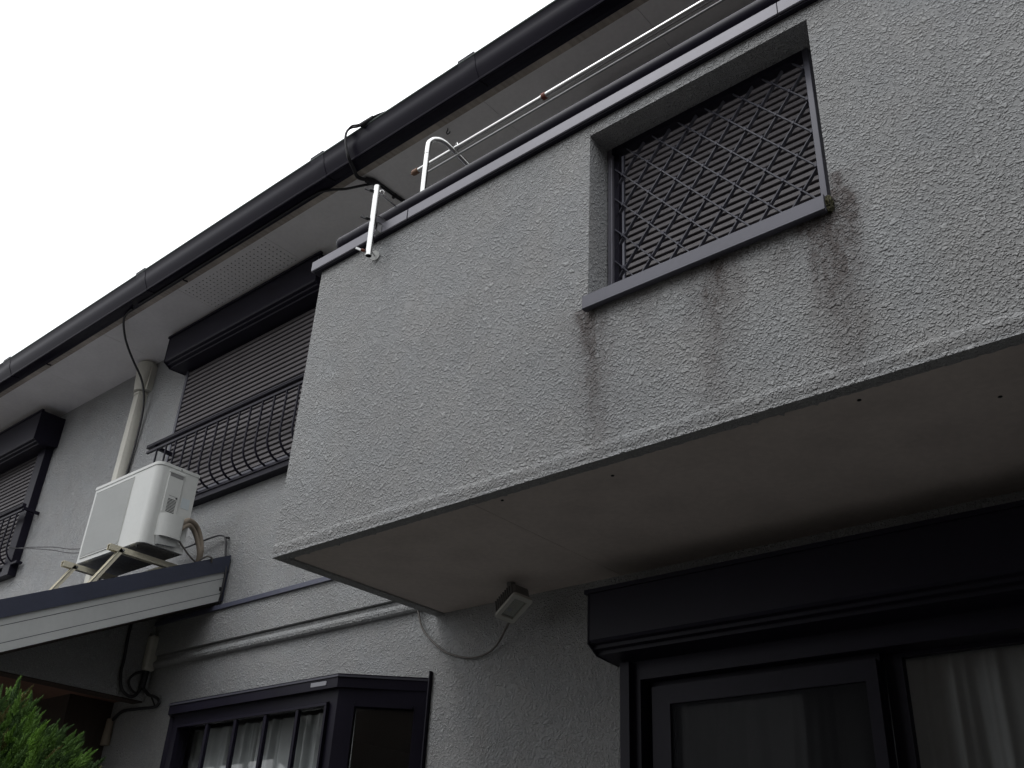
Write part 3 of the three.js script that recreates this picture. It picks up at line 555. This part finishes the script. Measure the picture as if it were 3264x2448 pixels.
// ---------------------------------------------------------------- air conditioner on its stand
const AX0 = -6.425, AX1 = -5.622, AY0 = 3.545, AY1 = 4.105, AZ0 = 0.345, AZ1 = 0.64;
{
  const t = thing('outdoor_unit', 'white air conditioner outdoor unit standing on the porch roof', 'air conditioner', [-6.02, AY0, 0.49]);
  const plan = (o) => { const p = [[AX0 - o, AZ0 - o], [AX0 - o, AZ1 + o]], r = 0.05; for (let k = 0; k <= 8; k++) { const a = Math.PI / 2 - k / 8 * Math.PI / 2; p.push([AX1 + o - r + r * Math.cos(a), AZ1 + o - r + r * Math.sin(a)]); } p.push([AX1 + o, AZ0 - o]); return p; };
  const gx0 = AX0 + 0.035, gx1 = -5.915, gy0 = AY0 + 0.045, gy1 = AY1 - 0.05;
  part('casing', toCreasedNormals(exY(plan(0), AY0 + 0.012, AY1 - 0.018), 0.6), M.white, t);
  part('lid', toCreasedNormals(exY(plan(0.004), AY1 - 0.021, AY1), 0.6), M.white, t);
  const fr = part('fan_grille', box(gx0, gx1, gy0, gy1, AZ1, AZ1 + 0.002), M.grilleWhite, t, 'pale grey ribbed fan grille');
  const ribs = []; for (let x = gx0 + 0.004; x < gx1 - 0.004; x += 0.0095) ribs.push(box(x, x + 0.005, gy0 + 0.004, gy1 - 0.004, AZ1 + 0.002, AZ1 + 0.0065));
  const rb = part('grille_ribs', join(ribs), M.grilleWhite, fr); rb.userData.kind = 'stuff';
  part('grille_edge', join([box(gx0 - 0.006, gx0, gy0 - 0.006, gy1 + 0.006, AZ1, AZ1 + 0.006), box(gx1, gx1 + 0.004, gy0 - 0.006, gy1 + 0.006, AZ1, AZ1 + 0.004), box(gx0, gx1, gy1, gy1 + 0.006, AZ1, AZ1 + 0.006), box(gx0, gx1, gy0 - 0.006, gy0, AZ1, AZ1 + 0.006)]), M.white, fr);
  part('base_pan', exY(plan(-0.012), AY0, AY0 + 0.016), M.panMetal, t, 'rusty dark underside of the outdoor unit');
  part('base_rim', exY(plan(0.002), AY0 + 0.008, AY0 + 0.022), M.white, t);
  // service panel on the right side
  const S = part('service_panel', rbox(AX1 - 0.004, AX1 + 0.012, 3.77, 4.062, 0.452, 0.562, 0.004), M.white, t);
  part('handle_recess', exX([[0.459, 4.046], [0.555, 4.046], [0.555, 4.024], [0.459, 4.024]], AX1 + 0.006, AX1 + 0.0135), M.greyWhite, S);
  part('panel_rim', rbox(AX1 + 0.004, AX1 + 0.017, 4.046, 4.066, 0.45, 0.564, 0.004), M.white, S);
  for (let k = 0; k < 10; k++) part('vent_slot', rbox(AX1 + 0.008, AX1 + 0.0135, 3.785 + k * 0.0095, 3.7895 + k * 0.0095, 0.474, 0.535, 0.0015, 1), M.black, S);
  part('panel_screw', new THREE.SphereGeometry(0.0065, 10, 8).translate(AX1 + 0.013, 3.888, 0.478), M.black, S);
  part('recess_line', box(AX1 + 0.008, AX1 + 0.0128, 3.893, 3.896, 0.485, 0.535), M.greyWhite, S);
  const cov = exY([[AX1, 0.405], [AX1 + 0.04, 0.405], [AX1 + 0.052, 0.415], [AX1 + 0.058, 0.45], [AX1 + 0.056, 0.5], [AX1 + 0.042, 0.54], [AX1 + 0.015, 0.562], [AX1, 0.565]], 3.615, 3.765);
  const c = part('valve_cover', toCreasedNormals(cov, 0.6), M.white, t);
  part('cover_chin', (() => { const g = exX([[0.408, 3.615], [0.56, 3.615], [0.545, 3.56], [0.42, 3.575]], AX1, AX1 + 0.028); return g; })(), M.grilleWhite, c);
  part('spec_label', box(AX1, AX1 + 0.0012, 3.845, 3.915, 0.372, 0.432), std({ map: grainTex([0.5, 0.55, 0.57], 0.05, 0.06, 171, true), roughness: 0.5 }, true), t, 'faded pale blue sticker');
  part('lid_screw', new THREE.SphereGeometry(0.006, 8, 6).translate(AX1 + 0.004, AY1 - 0.012, 0.48), M.greyWhite, t);
  for (const [x, z] of [[AX0 + 0.02, AZ1 - 0.02], [AX1 - 0.07, AZ1 - 0.02], [AX1 - 0.02, AZ0 + 0.04]]) part('foot_bolt', rod([x, AY0 - 0.012, z], [x, AY0 + 0.004, z], 0.008, 8), M.black, t);
}
{
  const t = thing('unit_stand', 'cream steel roof stand carrying the air conditioner outdoor unit', 'stand', [-6.0, 3.2, 0.5]);
  for (const x of [-6.31, -5.735]) {
    const r = part('cross_rail', join([box(x - 0.018, x + 0.018, 3.51, 3.514, 0.15, 0.78), box(x - 0.018, x - 0.014, 3.478, 3.51, 0.15, 0.78), box(x + 0.014, x + 0.018, 3.478, 3.51, 0.15, 0.78)]), M.cream, t);
    part('rail_nut', rod([x + 0.018, 3.494, 0.69], [x + 0.026, 3.494, 0.69], 0.008, 6), M.dullSteel, r);
    const zb = 0.845, yb = 3.64 - 0.488 * zb + 0.012;
    const leg = part('leg', join([bar([x, 3.5, 0.7], [x, yb, zb], 0.036, 0.004, V(0, 0.3, 1)), bar([x - 0.016, 3.5, 0.693], [x - 0.016, yb, zb - 0.008], 0.004, 0.026, V(0, 0.3, 1)), bar([x + 0.016, 3.5, 0.693], [x + 0.016, yb, zb - 0.008], 0.004, 0.026, V(0, 0.3, 1))]), M.cream, t);
    part('foot_plate', bar([x, yb - 0.004, zb - 0.05], [x, yb - 0.004 - 0.05, zb + 0.052], 0.05, 0.005), M.dullSteel, leg);
    part('rear_leg', box(x - 0.015, x + 0.015, 3.64 - 0.488 * 0.22, 3.49, 0.2, 0.23), M.cream, t);
  }
  part('tie_bar', box(-6.31, -5.735, 3.484, 3.508, 0.34, 0.365), M.cream, t);
}
{
  const t = thing('refrigerant_pipes', 'tape wrapped pipes looping from the outdoor unit to the porch roof', 'pipes', [-5.7, 3.5, 0.25]);
  part('pipe', tube([[-5.60, 3.70, 0.43], [-5.598, 3.75, 0.395], [-5.62, 3.785, 0.345], [-5.675, 3.785, 0.255], [-5.69, 3.72, 0.2], [-5.69, 3.63, 0.175], [-5.73, 3.56, 0.17], [-5.86, 3.52, 0.165], [-6.1, 3.52, 0.15]], 0.016, 80, 12), M.tape, t);
  part('pipe', tube([[-5.60, 3.68, 0.42], [-5.595, 3.72, 0.39], [-5.615, 3.75, 0.345], [-5.66, 3.745, 0.28], [-5.672, 3.69, 0.23], [-5.675, 3.61, 0.195], [-5.72, 3.545, 0.18], [-5.86, 3.50, 0.175], [-6.1, 3.50, 0.16]], 0.0155, 80, 12), M.tape, t);
  part('drain_hose', tube([[-5.60, 3.64, 0.42], [-5.60, 3.60, 0.37], [-5.625, 3.555, 0.28], [-5.64, 3.535, 0.2], [-5.60, 3.545, 0.15], [-5.575, 3.575, 0.16], [-5.585, 3.58, 0.19], [-5.62, 3.56, 0.21]], 0.0062, 80, 8), M.greyCable, t);
}
lone('wall_cable', join([tube([[-6.3, 3.80, 0.05], [-6.12, 3.79, 0.05], [-5.95, 3.80, 0.045], [-5.80, 3.81, 0.035], [-5.73, 3.805, 0.03], [-5.685, 3.785, 0.028], [-5.655, 3.74, 0.03], [-5.622, 3.63, 0.03], [-5.60, 3.58, 0.03], [-5.585, 3.52, 0.03], [-5.585, 3.4, 0.03], [-5.60, 3.32, 0.03]], 0.0062, 90, 8), tube([[-5.70, 3.79, 0.02], [-5.675, 3.75, 0.02], [-5.64, 3.63, 0.02], [-5.605, 3.57, 0.02], [-5.592, 3.42, 0.022], [-5.61, 3.31, 0.02]], 0.0055, 60, 8), rod([-5.675, 3.785, 0], [-5.66, 3.775, 0.03], 0.008, 8)]), M.cable, 'black cable hooked on the wall and dropping past the porch roof end', 'cable');
lone('cable_clip', rbox(-5.612, -5.595, 3.395, 3.42, 0.02, 0.045, 0.004), M.black, 'small black clip on the end of the porch rake board', 'clip');
lone('rag_scrap', (() => { const g = new THREE.IcosahedronGeometry(0.022, 2), p = g.attributes.position, r = rng(9), m = {}; for (let i = 0; i < p.count; i++) { const k = [p.getX(i), p.getY(i), p.getZ(i)].map((v) => v.toFixed(4)).join(); m[k] ??= 0.7 + r() * 0.6; p.setXYZ(i, p.getX(i) * m[k] * 1.5, p.getY(i) * m[k] * 0.8, p.getZ(i) * m[k]); } g.computeVertexNormals(); return g.translate(-5.735, 3.40, 0.5); })(), M.white, 'small white scrap lying on the porch roof under the outdoor unit', 'scrap');

// ---------------------------------------------------------------- junction box with cables under the porch
{
  const t = thing('junction_box', 'pale weatherproof box with dangling cables on the shaded porch beam', 'junction box', [-6.27, 2.95, 0.05]);
  part('cover', rbox(-6.3, -6.235, 2.955, 3.19, 0.008, 0.085, 0.02, 4), M.duct, t);
  part('cable_neck', rod([-6.275, 2.96, 0.05], [-6.27, 2.84, 0.06], 0.022, 10), M.cable, t);
  part('cable', tube([[-6.285, 3.36, 0.2], [-6.285, 3.25, 0.225], [-6.285, 3.15, 0.229], [-6.285, 3.0, 0.22], [-6.28, 2.908, 0.222], [-6.27, 2.81, 0.195], [-6.26, 2.773, 0.137], [-6.262, 2.795, 0.09], [-6.27, 2.86, 0.065], [-6.272, 2.95, 0.06]], 0.0105, 90, 8), M.cable, t);
  part('cable', tube([[-6.275, 2.95, 0.07], [-6.27, 2.92, 0.13], [-6.268, 2.87, 0.16], [-6.265, 2.82, 0.135], [-6.265, 2.805, 0.085], [-6.27, 2.85, 0.055]], 0.008, 60, 8), M.cable, t);
  part('cable', tube([[-6.27, 2.85, 0.06], [-6.22, 2.80, 0.03], [-6.165, 2.787, 0.022], [-6.10, 2.76, 0.018], [-6.085, 2.735, 0.018], [-6.13, 2.715, 0.018], [-6.33, 2.722, 0.018], [-6.52, 2.724, 0.018], [-6.625, 2.68, 0.018], [-6.67, 2.63, 0.018], [-6.63, 2.58, 0.016]], 0.01, 100, 8), M.cable, t);
  part('cable', tube([[-6.25, 2.84, 0.05], [-6.2, 2.79, 0.02], [-6.14, 2.73, 0.014]], 0.005, 20, 6), M.cable, t);
}
lone('conduit_cap', toCreasedNormals(new THREE.CylinderGeometry(0.03, 0.04, 0.17, 16).scale(1, 1, 0.7).translate(-6.655, 2.6, 0.02), 0.8), M.tape, 'pale conduit end on the wall below the porch beam', 'conduit');

// ---------------------------------------------------------------- floodlight below the balcony
{
  const t = thing('floodlight', 'small floodlight with cooling fins under the balcony soffit', 'floodlight', [-2.89, 2.806, 0.22]);
  const n = V(0.376, -0.886, 0.242).normalize(), v = V(0.87, 0.43, 0.222), u = V().crossVectors(v, n).normalize(); v.crossVectors(n, u).normalize();
  const m4 = new THREE.Matrix4().makeBasis(u, v, n).setPosition(-2.89, 2.806, 0.22), put = (g) => g.applyMatrix4(m4);
  part('housing', put(new RoundedBoxGeometry(0.088, 0.15, 0.07, 4, 0.014).translate(0, 0, -0.04)), M.lampDark, t);
  const W = 0.05, H = 0.083, fr = new THREE.Shape(); const rr = 0.016;
  fr.moveTo(-W + rr, -H); fr.lineTo(W - rr, -H); fr.quadraticCurveTo(W, -H, W, -H + rr); fr.lineTo(W, H - rr); fr.quadraticCurveTo(W, H, W - rr, H); fr.lineTo(-W + rr, H); fr.quadraticCurveTo(-W, H, -W, H - rr); fr.lineTo(-W, -H + rr); fr.quadraticCurveTo(-W, -H, -W + rr, -H);
  fr.holes.push(new THREE.Path(rect(-W + 0.016, W - 0.016, -H + 0.022, H - 0.022).map(([a, b]) => new THREE.Vector2(a, b))));
  part('bezel', put(new THREE.ExtrudeGeometry(fr, { depth: 0.012, bevelEnabled: true, bevelSize: 0.002, bevelThickness: 0.002, bevelSegments: 2, curveSegments: 6 }).translate(0, 0, -0.006)), M.lampBody, t);
  part('lens', put(new THREE.BoxGeometry(0.068, 0.122, 0.003).translate(0, 0, -0.001)), M.lampGlass, t);
  part('reflector', put(new THREE.BoxGeometry(0.06, 0.11, 0.002).translate(0, 0, -0.0045)), M.lampBody, t);
  part('diode', put(new THREE.BoxGeometry(0.02, 0.022, 0.003).translate(-0.008, -0.02, -0.003)), M.sticker, t);
  for (let k = 0; k < 9; k++) part('fin', put(new THREE.BoxGeometry(0.012, 0.0045, 0.06).translate(-0.048, -0.064 + k * 0.016, -0.042)), M.lampDark, t);
  part('mount', put(new THREE.CylinderGeometry(0.018, 0.02, 0.1, 14).rotateX(Math.PI / 2).translate(0.0, 0.0, -0.11)), M.lampDark, t);
}
lone('lamp_cable', tube([[-3.727, 2.975, 0.02], [-3.68, 2.875, 0.02], [-3.593, 2.791, 0.016], [-3.496, 2.729, 0.014], [-3.349, 2.686, 0.014], [-3.238, 2.689, 0.016], [-3.159, 2.719, 0.025], [-3.05, 2.78, 0.08], [-2.93, 2.83, 0.15]], 0.0052, 70, 8), M.greyCable, 'thin grey cable sagging along the wall to the floodlight', 'cable');

// ---------------------------------------------------------------- conifer at the lower left
{
  const t = thing('conifer_bush', 'bright green conifer bush with feathery upright sprays by the porch', 'conifer', [-4.78, 0, 1.78]);
  part('trunk', new THREE.CylinderGeometry(0.03, 0.07, 2.1, 10).translate(-4.78, 1.05, 1.78), M.darkWood, t);
  // one spray: a stem with many short scale leaves, a few variants of it placed all over the crown
  const r = rng(2024), m = new THREE.Matrix4();
  const spray = (seed, n) => {
    const q = rng(seed), gs = [];
    for (let i = 0; i < n; i++) {
      const h = i / n, side = i % 2 ? 1 : -1, len = (0.034 * (1 - h * 0.75) + 0.006) * (0.7 + q() * 0.5), y = 0.005 + h * 0.075;
      const g = new THREE.ConeGeometry(0.0055 * (1.1 - h * 0.4), len, 4, 1, true).translate(0, len / 2, 0);
      g.rotateZ(side * -(0.55 + q() * 0.4)).rotateY((q() - 0.5) * 2.2).translate(0, y, 0); gs.push(g);
      if (i % 2) { const e = new THREE.ConeGeometry(0.003, len * 0.6, 3, 1, true).translate(0, len * 0.3, 0).rotateX((q() - 0.5) * 1.8).rotateZ(side * -0.25).translate(side * len * 0.3, y + len * 0.3, 0); gs.push(e); }
    }
    gs.push(new THREE.ConeGeometry(0.004, 0.11, 4, 1, true).translate(0, 0.055, 0));
    return join(gs);
  };
  const leafMat = std({ color: 0xffffff, roughness: 0.75, side: THREE.DoubleSide });
  const plume = (seed) => { // a feathery upright branch tip: sprays all along and round it, smaller to the point
    const q = rng(seed), gs = [];
    for (let i = 0; i < 20; i++) {
      const h = i / 19, g = spray(seed * 31 + i, 14), k = (1 - h * 0.55) * (0.75 + q() * 0.4), az = q() * 6.283, tilt = (1 - h) * (0.5 + q() * 0.45) + 0.08;
      gs.push(g.scale(k, k, k).rotateZ(-tilt).rotateY(az).translate(0, h * 0.15, 0));
    }
    return join(gs);
  };
  const O = V(-4.78, 0, 1.78), C = V(-4.66, 1.65, 1.68), N = 950, lumps = [];
  for (let i = 0; i < 40; i++) { const a = r() * 6.283, e = (r() - 0.35) * 2.2; lumps.push(V(Math.cos(a) * Math.cos(e), Math.sin(e), Math.sin(a) * Math.cos(e)).normalize()); }
  for (let k = 0; k < 4; k++) {
    const im = new THREE.InstancedMesh(plume(7 + k * 5), leafMat, N); im.name = numbered('foliage'); im.castShadow = im.receiveShadow = true; im.userData.kind = 'stuff';
    for (let i = 0; i < N; i++) {
      const d = V(r() * 2 - 1, r() * 2 - 1, r() * 2 - 1).normalize(); let best = 0; for (const l of lumps) best = Math.max(best, l.dot(d));
      const lump = Math.max((best - 0.86) / 0.14, 0), depth = Math.pow(r(), 0.3);
      const R = (0.46 + 0.15 * lump) * (0.5 + 0.5 * depth), y = d.y > 0 ? d.y * 1.1 : d.y * 2.6;
      const p = V(C.x + d.x * R, C.y + y * R, C.z + d.z * R).sub(O);
      const dir = V(d.x * 0.8, 0.7 + r() * 0.5, d.z * 0.8).add(V(r() - 0.5, r() * 0.3, r() - 0.5).multiplyScalar(0.6)).normalize();
      const qn = new THREE.Quaternion().setFromUnitVectors(V(0, 1, 0), dir).multiply(new THREE.Quaternion().setFromAxisAngle(V(0, 1, 0), r() * 6.28));
      const s = 0.28 + r() * 0.28 + (depth > 0.9 && r() > 0.88 ? 0.25 : 0);
      m.compose(p, qn, V(s * 0.9, s * 1.15, s * 0.9)); im.setMatrixAt(i, m);
      const b = r(), old = r() > 0.93;
      im.setColorAt(i, old ? lin(0.12, 0.11, 0.03) : lin(0.035 + 0.11 * b * b, 0.08 + 0.21 * b * b, 0.014 + 0.018 * b));
    }
    t.add(im);
  }
}

renderer.render(scene, camera);
